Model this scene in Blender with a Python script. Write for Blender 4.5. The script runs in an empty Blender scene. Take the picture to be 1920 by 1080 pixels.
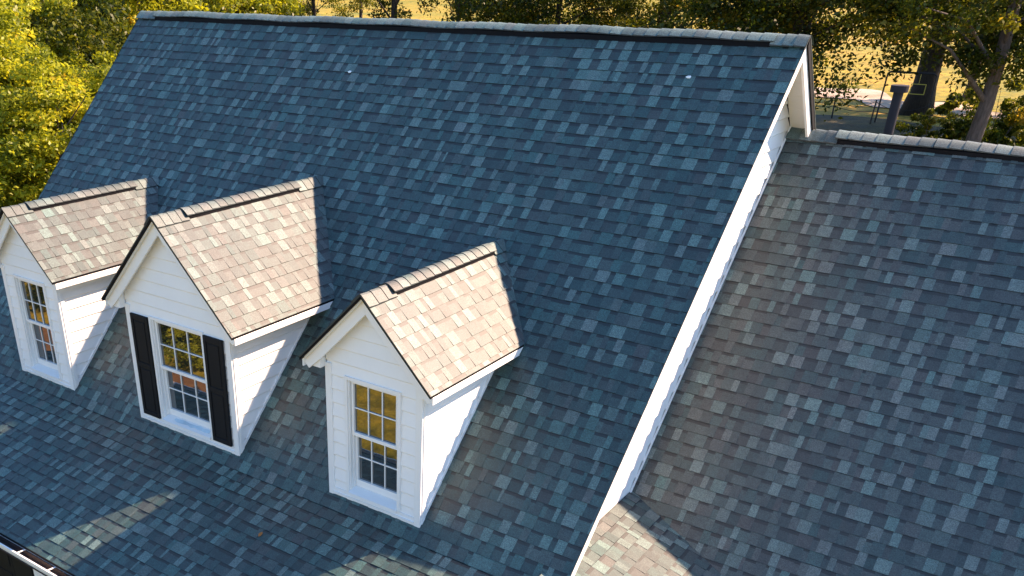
import bpy, math, random
import numpy as np
from math import radians, sin, cos, pi, sqrt, atan2

# ------------------------------------------------------------------ camera
scene = bpy.context.scene
C = scene.collection
cd = bpy.data.cameras.new("camera")
cam = bpy.data.objects.new("camera", cd)
C.objects.link(cam)
scene.camera = cam
cd.sensor_width = 36.0
cd.sensor_fit = 'HORIZONTAL'
cd.lens = 1717.1956 / 1920 * 36
cd.shift_x = (960 - 709.691) / 1920
cd.shift_y = (930.498 - 540) / 1920
cd.clip_start = 0.1
cd.clip_end = 2000
cam.rotation_euler = (1.0451218, 0.0034052, 0.6597981)
cam.location = (2.948669, -11.080883, 0.647221)

# ------------------------------------------------------------------ light
SUN = (0.77, 1.0, 0.948)
EL = atan2(SUN[2], sqrt(SUN[0]**2 + SUN[1]**2))
AZ = atan2(SUN[0], SUN[1])
w = bpy.data.worlds.new("World")
scene.world = w
w.use_nodes = True
nt = w.node_tree
bg = nt.nodes["Background"]
sky = nt.nodes.new("ShaderNodeTexSky")
sky.sky_type = 'NISHITA'
sky.sun_disc = False
sky.sun_elevation = EL
sky.sun_rotation = AZ
sky.air_density = 1.0
sky.dust_density = 0.3
sky.ozone_density = 4.5
nt.links.new(sky.outputs[0], bg.inputs[0])
bg.inputs[1].default_value = 0.09
sl = bpy.data.lights.new("sun", 'SUN')
sl.energy = 4.2
sl.angle = radians(0.55)
sl.color = (1.0, 0.70, 0.50)
so = bpy.data.objects.new("sun", sl)
C.objects.link(so)
so.rotation_euler = (pi / 2 - EL, 0, pi - AZ)
scene.view_settings.view_transform = 'Standard'
scene.view_settings.look = 'None'
scene.view_settings.exposure = 2.0
scene.view_settings.gamma = 1.0

# ------------------------------------------------------------------ materials
def mat(name):
    m = bpy.data.materials.new(name)
    m.use_nodes = True
    return m, m.node_tree, m.node_tree.nodes["Principled BSDF"]

def ramp(t, fac, stops, interp='LINEAR'):
    r = t.nodes.new("ShaderNodeValToRGB")
    r.color_ramp.interpolation = interp
    el = r.color_ramp.elements
    while len(el) < len(stops):
        el.new(0.5)
    for e, (p, c) in zip(el, stops):
        e.position = p
        e.color = (c[0], c[1], c[2], 1)
    t.links.new(fac, r.inputs[0])
    return r.outputs[0]

def noise(t, scale, detail=3, rough=0.6, vec=None, dist=0.0):
    n = t.nodes.new("ShaderNodeTexNoise")
    n.inputs['Scale'].default_value = scale
    n.inputs['Detail'].default_value = detail
    n.inputs['Roughness'].default_value = rough
    n.inputs['Distortion'].default_value = dist
    if vec is None:
        g = t.nodes.new("ShaderNodeNewGeometry")
        vec = g.outputs['Position']
    t.links.new(vec, n.inputs['Vector'])
    return n.outputs['Fac']

def mixc(t, fac, a, b, mode='MIX'):
    m = t.nodes.new("ShaderNodeMix")
    m.data_type = 'RGBA'
    m.blend_type = mode
    for s, v in ((m.inputs[0], fac), (m.inputs[6], a), (m.inputs[7], b)):
        if hasattr(v, 'links') or hasattr(v, 'is_linked'):
            t.links.new(v, s)
        elif isinstance(v, (int, float)):
            s.default_value = v
        else:
            s.default_value = (v[0], v[1], v[2], 1)
    return m.outputs[2]

def bump(t, h, strength, dist, bsdf):
    b = t.nodes.new("ShaderNodeBump")
    b.inputs['Strength'].default_value = strength
    b.inputs['Distance'].default_value = dist
    t.links.new(h, b.inputs['Height'])
    t.links.new(b.outputs[0], bsdf.inputs['Normal'])

def mat_shingle():
    m, t, b = mat("asphalt_shingle")
    a = t.nodes.new("ShaderNodeAttribute")
    a.attribute_name = 'tone'
    sep = t.nodes.new("ShaderNodeSeparateColor")
    t.links.new(a.outputs['Color'], sep.inputs[0])
    # red channel: blend of light and dark granules. green: hue between slate blue and brown-grey
    c1 = ramp(t, sep.outputs[0], [(0.0, (0.0029, 0.0075, 0.0086)), (0.12, (0.0096, 0.0294, 0.0289)), (0.30, (0.0186, 0.0557, 0.0540)),
                                  (0.62, (0.0360, 0.0974, 0.0894)), (1.0, (0.0883, 0.1656, 0.1503))])
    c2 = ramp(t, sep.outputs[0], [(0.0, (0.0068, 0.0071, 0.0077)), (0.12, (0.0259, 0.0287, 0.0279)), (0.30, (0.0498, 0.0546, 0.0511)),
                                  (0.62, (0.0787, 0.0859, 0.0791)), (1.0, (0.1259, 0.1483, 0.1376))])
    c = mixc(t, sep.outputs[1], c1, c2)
    n = noise(t, 95, 4, 0.85)
    g = ramp(t, n, [(0.36, (0.40, 0.40, 0.42)), (0.50, (0.95, 0.95, 0.95)), (0.66, (1.85, 1.85, 1.8))])
    c = mixc(t, 1.0, c, g, 'MULTIPLY')
    n2 = noise(t, 1.1, 4, 0.6)
    g2 = ramp(t, n2, [(0.35, (0.92, 0.93, 0.93)), (0.65, (1.07, 1.06, 1.05))])
    c = mixc(t, 1.0, c, g2, 'MULTIPLY')
    n3 = noise(t, 22, 3, 0.7)
    g3 = ramp(t, n3, [(0.3, (0.80, 0.80, 0.80)), (0.7, (1.2, 1.2, 1.2))])
    c = mixc(t, 1.0, c, g3, 'MULTIPLY')
    t.links.new(c, b.inputs['Base Color'])
    b.inputs['Roughness'].default_value = 0.62
    b.inputs['Diffuse Roughness'].default_value = 0.0
    b.inputs['Specular IOR Level'].default_value = 0.85
    bump(t, n, 0.35, 0.004, b)
    return m

def mat_paint(name, col, rough=0.45, var=0.06, spec=0.5, grain=0.1):
    m, t, b = mat(name)
    n = noise(t, 2.3, 5, 0.65)
    lo = tuple(x * (1 - var) for x in col)
    hi = tuple(min(1, x * (1 + var * 0.5)) for x in col)
    c = ramp(t, n, [(0.3, lo), (0.7, hi)])
    t.links.new(c, b.inputs['Base Color'])
    b.inputs['Roughness'].default_value = rough
    b.inputs['Specular IOR Level'].default_value = spec
    n2 = noise(t, 60, 3, 0.6)
    bump(t, n2, grain, 0.003, b)
    return m

def mat_glass():
    m, t, b = mat("window_glass")
    b.inputs['Base Color'].default_value = (0.006, 0.012, 0.014, 1)
    b.inputs['Roughness'].default_value = 0.015
    b.inputs['IOR'].default_value = 2.6
    b.inputs['Specular IOR Level'].default_value = 0.5
    n = noise(t, 2.2, 2, 0.5)
    bump(t, n, 0.06, 0.02, b)
    return m

def mat_ground():
    m, t, b = mat("lawn_grass")
    n1 = noise(t, 0.06, 6, 0.65)
    n2 = noise(t, 1.7, 6, 0.7, dist=0.6)
    n3 = noise(t, 14, 3, 0.7)
    a = ramp(t, n1, [(0.33, (0.12, 0.14, 0.010)), (0.50, (0.29, 0.22, 0.012)), (0.66, (0.38, 0.23, 0.025))])
    g = ramp(t, n2, [(0.34, (0.35, 0.40, 0.35)), (0.50, (0.9, 0.9, 0.9)), (0.68, (1.5, 1.35, 1.2))])
    c = mixc(t, 1.0, a, g, 'MULTIPLY')
    g3 = ramp(t, n3, [(0.3, (0.7, 0.7, 0.7)), (0.7, (1.25, 1.25, 1.25))])
    c = mixc(t, 1.0, c, g3, 'MULTIPLY')
    n4 = noise(t, 0.33, 5, 0.75, dist=1.0)
    g4 = ramp(t, n4, [(0.36, (0.45, 0.60, 0.5)), (0.5, (0.95, 0.95, 0.9)), (0.64, (1.25, 1.15, 1.2))])
    c = mixc(t, 1.0, c, g4, 'MULTIPLY')
    t.links.new(c, b.inputs['Base Color'])
    b.inputs['Roughness'].default_value = 0.9
    b.inputs['Specular IOR Level'].default_value = 0.2
    b.inputs['Sheen Weight'].default_value = 0.15
    b.inputs['Sheen Roughness'].default_value = 0.45
    b.inputs['Sheen Tint'].default_value = (0.9, 0.75, 0.25, 1)
    bump(t, n2, 0.8, 0.12, b)
    return m

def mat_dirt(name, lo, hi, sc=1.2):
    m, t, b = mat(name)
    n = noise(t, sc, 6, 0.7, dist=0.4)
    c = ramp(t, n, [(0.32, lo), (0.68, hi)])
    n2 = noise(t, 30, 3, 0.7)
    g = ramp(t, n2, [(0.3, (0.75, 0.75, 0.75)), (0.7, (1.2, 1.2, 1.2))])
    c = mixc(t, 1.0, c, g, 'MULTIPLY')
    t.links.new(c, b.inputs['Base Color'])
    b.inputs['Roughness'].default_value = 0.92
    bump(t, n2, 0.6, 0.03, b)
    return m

def mat_bark(name, lo, hi):
    m, t, b = mat(name)
    g = t.nodes.new("ShaderNodeNewGeometry")
    mp = t.nodes.new("ShaderNodeMapping")
    mp.inputs['Scale'].default_value = (9, 9, 1.4)
    t.links.new(g.outputs['Position'], mp.inputs[0])
    n = noise(t, 1.6, 6, 0.7, vec=mp.outputs[0])
    c = ramp(t, n, [(0.3, lo), (0.7, hi)])
    t.links.new(c, b.inputs['Base Color'])
    b.inputs['Roughness'].default_value = 0.9
    bump(t, n, 0.8, 0.05, b)
    return m

def mat_leaf(name, stops, trans=0.45):
    m, t, b = mat(name)
    t.nodes.remove(b)
    out = t.nodes["Material Output"]
    a = t.nodes.new("ShaderNodeAttribute")
    a.attribute_name = 'tone'
    sep = t.nodes.new("ShaderNodeSeparateColor")
    t.links.new(a.outputs['Color'], sep.inputs[0])
    oi = t.nodes.new("ShaderNodeObjectInfo")
    ma = t.nodes.new("ShaderNodeMath")
    ma.operation = 'MULTIPLY_ADD'
    ma.inputs[1].default_value = 0.16
    t.links.new(oi.outputs['Random'], ma.inputs[0])
    t.links.new(sep.outputs[0], ma.inputs[2])
    c = ramp(t, ma.outputs[0], stops)
    d = t.nodes.new("ShaderNodeBsdfDiffuse")
    tr = t.nodes.new("ShaderNodeBsdfTranslucent")
    gl = t.nodes.new("ShaderNodeBsdfGlossy")
    gl.inputs['Roughness'].default_value = 0.45
    gl.inputs['Color'].default_value = (0.8, 0.8, 0.75, 1)
    m1 = t.nodes.new("ShaderNodeMixShader")
    m1.inputs[0].default_value = trans
    m2 = t.nodes.new("ShaderNodeMixShader")
    m2.inputs[0].default_value = 0.02
    t.links.new(c, d.inputs[0])
    ct = mixc(t, 1.0, c, (1.7, 1.55, 0.8), 'MULTIPLY')
    t.links.new(ct, tr.inputs[0])
    t.links.new(d.outputs[0], m1.inputs[1])
    t.links.new(tr.outputs[0], m1.inputs[2])
    t.links.new(m1.outputs[0], m2.inputs[1])
    t.links.new(gl.outputs[0], m2.inputs[2])
    t.links.new(m2.outputs[0], out.inputs[0])
    return m

SH = mat_shingle()
WHITE = mat_paint("white_siding", (0.88, 0.87, 0.84), 0.5, 0.04)
TRIM = mat_paint("white_trim", (0.85, 0.845, 0.82), 0.35, 0.03)
SOFF = mat_paint("cream_soffit", (0.78, 0.74, 0.66), 0.5, 0.05)
BLACK = mat_paint("black_shutter", (0.008, 0.010, 0.013), 0.6, 0.2, 0.2, 0.25)
EDGE = mat_paint("black_drip_edge", (0.007, 0.007, 0.009), 0.7, 0.2, 0.15)
VENT = mat_paint("vent_plastic", (0.008, 0.008, 0.010), 0.8, 0.3, 0.12, 0.4)
GUT = mat_paint("gutter_inside", (0.035, 0.022, 0.02), 0.8, 0.4)
GALV = mat_paint("galvanised_steel", (0.026, 0.024, 0.031), 0.8, 0.15, 0.2)
IRON = mat_paint("dark_iron", (0.02, 0.018, 0.02), 0.6, 0.2)
YEL = mat_paint("yellow_paint", (0.6, 0.5, 0.08), 0.5, 0.1)
FILM = mat_paint("blue_film", (0.60, 0.74, 0.80), 0.3, 0.25)
NAIL = mat_paint("dark_tar", (0.01, 0.012, 0.014), 0.5, 0.2)
GLASS = mat_glass()
GRASS = mat_ground()
SAND = mat_dirt("sandy_drive", (0.22, 0.155, 0.09), (0.56, 0.46, 0.38), 0.22)
STRAW = mat_dirt("pine_straw", (0.15, 0.07, 0.03), (0.27, 0.14, 0.06), 1.5)
YARD_SHADE = mat_dirt("yard_shade", (0.010, 0.009, 0.002), (0.085, 0.062, 0.008), 0.5)  # dark brown ground colour with the tree shade painted in
BARK = mat_bark("grey_bark", (0.035, 0.028, 0.027), (0.13, 0.105, 0.10))
BARKD = mat_bark("dark_bark", (0.012, 0.010, 0.009), (0.045, 0.035, 0.03))
LEAF_G = mat_leaf("leaf_green", [(0.0, (0.012, 0.022, 0.004)), (0.35, (0.045, 0.068, 0.008)), (0.65, (0.12, 0.135, 0.014)), (0.85, (0.24, 0.21, 0.02)), (1.1, (0.34, 0.24, 0.03))])
LEAF_Y = mat_leaf("leaf_golden", [(0.0, (0.045, 0.07, 0.006)), (0.30, (0.17, 0.20, 0.014)), (0.60, (0.32, 0.35, 0.022)), (0.85, (0.43, 0.42, 0.03)), (1.1, (0.50, 0.36, 0.035))])
LEAF_D = mat_leaf("leaf_dark", [(0.0, (0.010, 0.018, 0.004)), (0.45, (0.035, 0.055, 0.007)), (0.75, (0.11, 0.125, 0.012)), (1.1, (0.26, 0.20, 0.02))], 0.42)

LEAF_DD = mat_leaf("leaf_deep", [(0.0, (0.006, 0.012, 0.003)), (0.45, (0.022, 0.038, 0.005)), (0.75, (0.075, 0.09, 0.008)), (1.1, (0.20, 0.16, 0.015))], 0.4)

# ------------------------------------------------------------------ object helpers
def link(name, me, parent=None):
    o = bpy.data.objects.new(name, me)
    C.objects.link(o)
    if parent is not None:
        o.parent = parent
    return o

def empty(name, loc=(0, 0, 0), label=None, cat=None, group=None):
    o = bpy.data.objects.new(name, None)
    C.objects.link(o)
    o.location = loc
    o.empty_display_size = 0.3
    tag(o, label, cat, group)
    return o

def tag(o, label=None, cat=None, group=None, kind=None):
    if label: o['label'] = label
    if cat: o['category'] = cat
    if group: o['group'] = group
    if kind: o['kind'] = kind
    return o

class MB:
    """collects faces with a material slot and a tone per face"""
    def __init__(s):
        s.v = []; s.f = []; s.m = []; s.t = []
    def face(s, pts, mi=0, tone=(0.5, 0.5, 0.5)):
        n = len(s.v)
        s.v.extend([tuple(p) for p in pts])
        s.f.append(tuple(range(n, n + len(pts))))
        s.m.append(mi); s.t.append(tone)
    def hexa(s, p, mi=0, tone=(0.5, 0.5, 0.5)):
        # p: 8 points, bottom 4 (ccw) then top 4
        n = len(s.v)
        s.v.extend([tuple(q) for q in p])
        for f in ((3, 2, 1, 0), (4, 5, 6, 7), (0, 1, 5, 4), (1, 2, 6, 5), (2, 3, 7, 6), (3, 0, 4, 7)):
            s.f.append(tuple(n + i for i in f)); s.m.append(mi); s.t.append(tone)
    def box(s, x0, x1, y0, y1, z0, z1, mi=0, tone=(0.5, 0.5, 0.5)):
        s.hexa([(x0, y0, z0), (x1, y0, z0), (x1, y1, z0), (x0, y1, z0), (x0, y0, z1), (x1, y0, z1), (x1, y1, z1), (x0, y1, z1)], mi, tone)
    def prism(s, prof, a, b, fn, mi=0, tone=(0.5, 0.5, 0.5)):
        # prof: 2D polygon; fn(p, t) -> 3D with t=a or b
        n = len(s.v); k = len(prof)
        s.v.extend([tuple(fn(p, a)) for p in prof]); s.v.extend([tuple(fn(p, b)) for p in prof])
        s.f.append(tuple(range(n, n + k))[::-1]); s.f.append(tuple(range(n + k, n + 2 * k)))
        s.m += [mi] * 2; s.t += [tone] * 2
        for i in range(k):
            j = (i + 1) % k
            s.f.append((n + i, n + j, n + k + j, n + k + i)); s.m.append(mi); s.t.append(tone)
    def tube(s, pts, rads, seg=8, mi=0, tone=(0.5, 0.5, 0.5), cap=True):
        n0 = len(s.v)
        P = [np.array(p, float) for p in pts]
        for i, p in enumerate(P):
            d = P[min(i + 1, len(P) - 1)] - P[max(i - 1, 0)]
            d = d / (np.linalg.norm(d) + 1e-9)
            a = np.array([1.0, 0, 0]) if abs(d[0]) < 0.8 else np.array([0, 1.0, 0])
            u = np.cross(d, a); u /= np.linalg.norm(u); v = np.cross(d, u)
            for k in range(seg):
                an = 2 * pi * k / seg
                s.v.append(tuple(p + rads[i] * (cos(an) * u + sin(an) * v)))
        for i in range(len(P) - 1):
            for k in range(seg):
                k2 = (k + 1) % seg
                s.f.append((n0 + i * seg + k, n0 + i * seg + k2, n0 + (i + 1) * seg + k2, n0 + (i + 1) * seg + k))
                s.m.append(mi); s.t.append(tone)
        if cap:
            s.f.append(tuple(n0 + k for k in range(seg))); s.m.append(mi); s.t.append(tone)
            e = n0 + (len(P) - 1) * seg
            s.f.append(tuple(e + k for k in range(seg))); s.m.append(mi); s.t.append(tone)
    def build(s, name, mats, parent=None, smooth=False, bevel=0, recalc=True):
        me = bpy.data.meshes.new(name)
        me.from_pydata(s.v, [], s.f)
        if not isinstance(mats, (list, tuple)): mats = [mats]
        for m in mats: me.materials.append(m)
        me.polygons.foreach_set('material_index', s.m)
        at = me.attributes.new('tone', 'FLOAT_COLOR', 'CORNER')
        cnt = np.array([len(f) for f in s.f])
        col = np.ones((len(s.f), 4)); col[:, :3] = np.array(s.t)
        at.data.foreach_set('color', np.repeat(col, cnt, axis=0).ravel())
        if recalc:
            import bmesh
            bm = bmesh.new(); bm.from_mesh(me)
            bmesh.ops.recalc_face_normals(bm, faces=bm.faces)
            bm.to_mesh(me); bm.free()
        if smooth:
            me.polygons.foreach_set('use_smooth', [True] * len(s.f))
        me.update()
        o = link(name, me, parent)
        if bevel:
            b = o.modifiers.new('bevel', 'BEVEL'); b.width = bevel; b.segments = 1; b.limit_method = 'ANGLE'
        return o

def clip(poly, conv):
    """Sutherland-Hodgman against convex ccw polygon, 2D"""
    out = poly
    n = len(conv)
    for i in range(n):
        ax, ay = conv[i]; bx, by = conv[(i + 1) % n]
        ex, ey = bx - ax, by - ay
        inp = out; out = []
        if not inp: return []
        for j in range(len(inp)):
            p = inp[j]; q = inp[(j + 1) % len(inp)]
            dp = ex * (p[1] - ay) - ey * (p[0] - ax)
            dq = ex * (q[1] - ay) - ey * (q[0] - ax)
            if dp >= 0: out.append(p)
            if (dp >= 0) != (dq >= 0):
                k = dp / (dp - dq)
                out.append((p[0] + k * (q[0] - p[0]), p[1] + k * (q[1] - p[1])))
    return out

def ccw(poly):
    a = sum(poly[i][0] * poly[(i + 1) % len(poly)][1] - poly[(i + 1) % len(poly)][0] * poly[i][1] for i in range(len(poly)))
    return poly if a > 0 else poly[::-1]

def V3(*a): return np.array(a, float)

def shingle_slope(mb, O, U, V, poly, rng, e=0.143, v_off=0.0, warm=0.0, warp=0.0):
    """laminated shingles laid in courses. O origin, U along the course, V down the slope, poly in (u, v)"""
    O = V3(*O); U = V3(*U); V = V3(*V); U /= np.linalg.norm(U); V /= np.linalg.norm(V)
    N = np.cross(U, V)
    if N[2] < 0: N = -N
    poly = ccw(poly)
    us = [p[0] for p in poly]; vs = [p[1] for p in poly]
    u0, u1, v0, v1 = min(us), max(us), min(vs), max(vs)
    T_H, G_H, TOP = 0.0090, 0.0042, 0.0005
    i0 = int(math.floor((v0 - v_off) / e))
    i1 = int(math.ceil((v1 - v_off) / e))
    for i in range(i0, i1):
        a = v_off + i * e; b = a + e
        u = u0 - rng.random() * 0.3
        tooth = rng.random() < 0.5
        jit = rng.uniform(-0.003, 0.003)
        cw = rng.uniform(-0.08, 0.08)
        while u < u1:
            # a run of one tooth or one gap, sometimes split by a change of blend
            wd = rng.choice([0.06, 0.08, 0.10, 0.115, 0.14]) if tooth else rng.choice([0.06, 0.085, 0.11, 0.14])
            if rng.random() < 0.05: wd = rng.uniform(0.025, 0.05)
            ub = u + wd
            h = T_H if tooth else G_H
            r = rng.random()
            if tooth:
                tn = rng.choice([0.26, 0.30, 0.36, 0.44, 0.58, 0.80, 0.90, 1.0]) if r < 0.85 else rng.uniform(0.25, 1)
            else:
                tn = rng.choice([0.18, 0.22, 0.27, 0.31, 0.36, 0.50])
            tn = min(1, max(0.14, tn + rng.uniform(-0.03, 0.03)))
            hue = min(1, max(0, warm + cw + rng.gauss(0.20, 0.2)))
            bb = b + jit + rng.uniform(-0.0015, 0.0015)
            def P(q):
                k = (q[1] - a) / (bb - a)
                dz = TOP + (h - TOP) * k
                if warp: dz += warp * (sin(q[0] * 1.3 + 0.7 * q[1]) + 0.6 * sin(q[0] * 3.1 + 1.0) * sin(q[1] * 2.3))
                return O + U * q[0] + V * q[1] + N * dz
            bands = [(a, bb, tn)]
            if not tooth:
                k = a + rng.uniform(0.026, 0.042)
                bands = [(a, k, 0.03), (k, bb, tn)]
            elif rng.random() < 0.10:
                m_ = u + wd * rng.uniform(0.3, 0.7)
            for (va, vb, tt) in bands:
                q = clip([(u, va), (ub, va), (ub, vb), (u, vb)], poly)
                if len(q) > 2: mb.face([P(x) for x in q], 0, (tt, hue, 0.5))
            # butt edge and side edges
            def wall(p, q, tt=0.03):
                s = clipseg(p, q, poly)
                if s:
                    A, B = P(s[0]), P(s[1])
                    mb.face([A, B, B - N * (h + 0.002), A - N * (h + 0.002)], 0, (tt, 0.3, 0.5))
            wall((u, bb), (ub, bb))
            if tooth:
                wall((u, a), (u, bb)); wall((ub, a), (ub, bb))
            u = ub
            tooth = (not tooth) if rng.random() < 0.82 else tooth
        # course edges that the outline cuts off
    for j in range(len(poly)):
        p = poly[j]; q = poly[(j + 1) % len(poly)]
        A = O + U * p[0] + V * p[1]; B = O + U * q[0] + V * q[1]
        mb.face([A + N * 0.009, B + N * 0.009, B - N * 0.004, A - N * 0.004], 0, (0.08, 0.3, 0.5))

def clipseg(p, q, conv):
    t0, t1 = 0.0, 1.0
    dx, dy = q[0] - p[0], q[1] - p[1]
    n = len(conv)
    for i in range(n):
        ax, ay = conv[i]; bx, by = conv[(i + 1) % n]
        ex, ey = bx - ax, by - ay
        f = ex * (p[1] - ay) - ey * (p[0] - ax)
        g = ex * dy - ey * dx
        if abs(g) < 1e-12:
            if f < 0: return None
            continue
        t = -f / g
        if g > 0: t0 = max(t0, t)
        else: t1 = min(t1, t)
    if t0 >= t1: return None
    return (p[0] + t0 * dx, p[1] + t0 * dy), (p[0] + t1 * dx, p[1] + t1 * dy)

def lap_siding(mb, O, U, N, poly, lap=0.155, z0=0.035, d0=0.002, d1=0.022, rng=None, mi=0):
    """horizontal lap siding on a vertical wall. O origin, U along the wall, N outwards, poly in (u, z)"""
    O = V3(*O); U = V3(*U); N = V3(*N); Z = V3(0, 0, 1)
    poly = ccw(poly)
    zs = [p[1] for p in poly]; us = [p[0] for p in poly]
    i0 = int(math.floor((min(zs) - z0) / lap)); i1 = int(math.ceil((max(zs) - z0) / lap))
    for i in range(i0, i1):
        a = z0 + i * lap; b = a + lap
        def P(q):
            k = (q[1] - a) / lap
            d = d1 + (d0 - d1) * k
            if q[1] < a + 0.0005: d -= 0.010
            return O + U * q[0] + Z * q[1] + N * d
        ch = clip([(min(us) - 1, a), (max(us) + 1, a), (max(us) + 1, a + 0.012), (min(us) - 1, a + 0.012)], poly)
        if len(ch) > 2: mb.face([P(x) for x in ch], mi)
        q = clip([(min(us) - 1, a + 0.012), (max(us) + 1, a + 0.012), (max(us) + 1, b), (min(us) - 1, b)], poly)
        if len(q) > 2:
            mb.face([P(x) for x in q], mi)
            s = clipseg((min(us) - 1, a + 1e-5), (max(us) + 1, a + 1e-5), poly)
            if s:
                A, B = P(s[0]), P(s[1])
                mb.face([A, B, B - N * (d1 - d0 - 0.009), A - N * (d1 - d0 - 0.009)], mi)
            if rng is not None and rng.random() < 0.3 and s:
                pass

def ridge_caps(mb, a, b, fn, sl, hw, off, rng, e=0.143, wave=0.0, warm=0.0, dirn=1, rr=0.36, light=0.0):
    """bent cap shingles from a to b along the ridge; fn(t, s, h): t along, s across, h above the crest; sl slope of both sides"""
    n = max(1, int(round((b - a) / e)))
    e = (b - a) / n
    prof = [(k / 6, 0) for k in range(-6, 7)]
    for i in range(n):
        t0 = a + i * e; t1 = t0 + e + 0.002
        tn = rng.choice([0.35, 0.42, 0.5, 0.6, 0.75, 0.95]) + rng.uniform(-0.03, 0.03)
        tn = min(1, tn + light)
        hue = min(1, max(0, warm + rng.gauss(0.3, 0.15)))
        sk = rng.uniform(-0.006, 0.006)
        def P(t, p, hh):
            s = p * hw
            z = -sl * (sqrt(s * s + (rr * hw) ** 2) - rr * hw)
            return fn(t + sk * (1 if p > 0 else -1), s, z + hh + off + wave * sin(t * 1.9) * 0.6 + wave * sin(t * 4.7 + 1))
        # the lap: one end of each cap sits on the next
        h0, h1 = (0.001, 0.009) if dirn > 0 else (0.009, 0.001)
        for k in range(len(prof) - 1):
            p0 = prof[k][0]; p1 = prof[k + 1][0]
            mb.face([P(t0, p0, h0), P(t0, p1, h0), P(t1, p1, h1), P(t1, p0, h1)], 0, (tn, hue, 0.5))
            tt, hh = (t1, h1) if dirn > 0 else (t0, h0)
            mb.face([P(tt, p0, hh), P(tt, p1, hh), P(tt, p1, -0.004), P(tt, p0, -0.004)], 0, (0.05, 0.3, 0.5))
        for p in (-1, 1):
            mb.face([P(t0, p, h0), P(t1, p, h1), P(t1, p, -0.007), P(t0, p, -0.007)], 0, (0.05, 0.3, 0.5))

def ridge_vent(mb, a, b, fn, sl, hw, h, rng, mi=0):
    n = max(2, int((b - a) / 0.6))
    prof = [(-hw, 0.0), (-hw, h), (0, 0.010), (hw, h), (hw, 0.0), (0, -0.01)]
    for i in range(n):
        t0 = a + (b - a) * i / n; t1 = a + (b - a) * (i + 1) / n
        mb.prism(prof, t0, t1, lambda p, t: fn(t, p[0], -sl * abs(p[0]) + p[1]), mi)

# ------------------------------------------------------------------ house numbers (metres, crest of the main roof at 0)
TA = 1.0119; L = 10.567
YD = -4.403; ZB = TA * YD
YK = -45 * 0.143 / sqrt(1 + TA * TA); ZK = TA * YK
TB = 0.385
YE = -6.465; ZE = ZK + TB * (YE - YK)
WX = -0.269
WY = 0.943; WZ = -1.0213; TC = 1.0275
GROUND = -8.3
QZ = -4.425; QT = 0.325
SA = sqrt(1 + TA * TA)

house = empty('house', (-5.2, 0, GROUND), "white sided house with steep dark shingle roof and three gabled dormers", "house")
HI = house.location.copy()
def hpart(mb, name, mats, parent=None, **k):
    o = mb.build(name, mats, None, **k)
    o.parent = parent or house
    if parent is None:
        o.location = (-HI[0], -HI[1], -HI[2])
    return o

# ---- main roof
rng = random.Random(4)
mb = MB()
shingle_slope(mb, (-L, 0, 0), (1, 0, 0), (0, -1, -TA), [(0, 0.0), (L, 0.0), (L, -YK * SA), (0, -YK * SA)], rng, warp=0.0015)
SB = sqrt(1 + TB * TB)
shingle_slope(mb, (-L, YK, ZK), (1, 0, 0), (0, -1, -TB), [(0, 0), (L, 0), (L, (YK - YE) * SB), (0, (YK - YE) * SB)], rng, v_off=0.0, warp=0.0015)
shingle_slope(mb, (-L, 0, 0), (1, 0, 0), (0, 1, -TA), [(0, 0.0), (L, 0.0), (L, 4.9 * SA), (0, 4.9 * SA)], random.Random(9))
roof = hpart(mb, 'main_roof', [SH], recalc=False)
roof['label'] = "large steep shingle roof flaring to a lower pitch at the eave"

# deck with black drip edge and cream soffit
mb = MB()
def deck(mb, x0, x1, t=0.035):
    f = lambda p, x: (x, p[0], p[1])
    y2 = -4.9
    mb.prism([(0, -0.004), (YK, ZK - 0.004), (YK, ZK - t * 1.3), (0, -t * 1.42)], x0, x1, f)
    mb.prism([(YK, ZK - 0.004), (YE, ZE - 0.004), (YE, ZE - t), (YK, ZK - t * 1.3)], x0, x1, f)
    mb.prism([(0, -0.004), (0, -t * 1.42), (4.9, -4.9 * TA - t * 1.42), (4.9, -4.9 * TA - 0.004)], x0, x1, f)
deck(mb, -L + 0.012, -0.012)
hpart(mb, 'drip_edge', [EDGE], roof)
for (x0, x1) in ((WX + 0.001, -0.05), (-L + 0.05, -L + 0.268)):
    mb = MB()
    for s in (1, -1):
        yy = (YK if s > 0 else 4.85)
        # boards across the soffit, each a shade lower than the next
        n = 34
        for i in range(n):
            a = yy * i / n; b = yy * (i + 1) / n - (0.009 if yy > 0 else -0.009)
            d0 = 0.055; d1 = 0.061
            mb.prism([(a, -abs(a) * TA - d0), (b, -abs(b) * TA - d1), (b, -abs(b) * TA - d1 - 0.01), (a, -abs(a) * TA - d0 - 0.01)], x0, x1, lambda p, x: (x, p[0], p[1]))
    hpart(mb, 'soffit', [SOFF], roof)
# rake boards, right and left, front and back
def rake_board(x0, x1, pts, d, name='barge_board', parent=roof, top=0.05, m=None):
    mb = MB()
    for i in range(len(pts) - 1):
        (ya, za), (yb, zb_) = pts[i], pts[i + 1]
        mb.prism([(ya, za - top), (yb, zb_ - top), (yb, zb_ - top - d), (ya, za - top - d)], x0, x1, lambda p, x: (x, p[0], p[1]))
    return hpart(mb, name, [m or TRIM], parent)
rake_board(-0.05, -0.022, [(0, 0), (YK, ZK), (YE + 0.02, ZE + 0.01)], 0.17)
rake_board(-L + 0.022, -L + 0.05, [(0, 0), (YK, ZK), (YE + 0.02, ZE + 0.01)], 0.17)
rake_board(-0.05, -0.022, [(0, 0), (4.88, -4.88 * TA)], 0.20)
rake_board(-L + 0.022, -L + 0.05, [(0, 0), (4.88, -4.88 * TA)], 0.19)
rake_board(-0.0215, -0.004, [(0.0, 0), (4.88, -4.88 * TA)], 0.10, 'rake_edge', top=0.002, m=EDGE)
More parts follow.
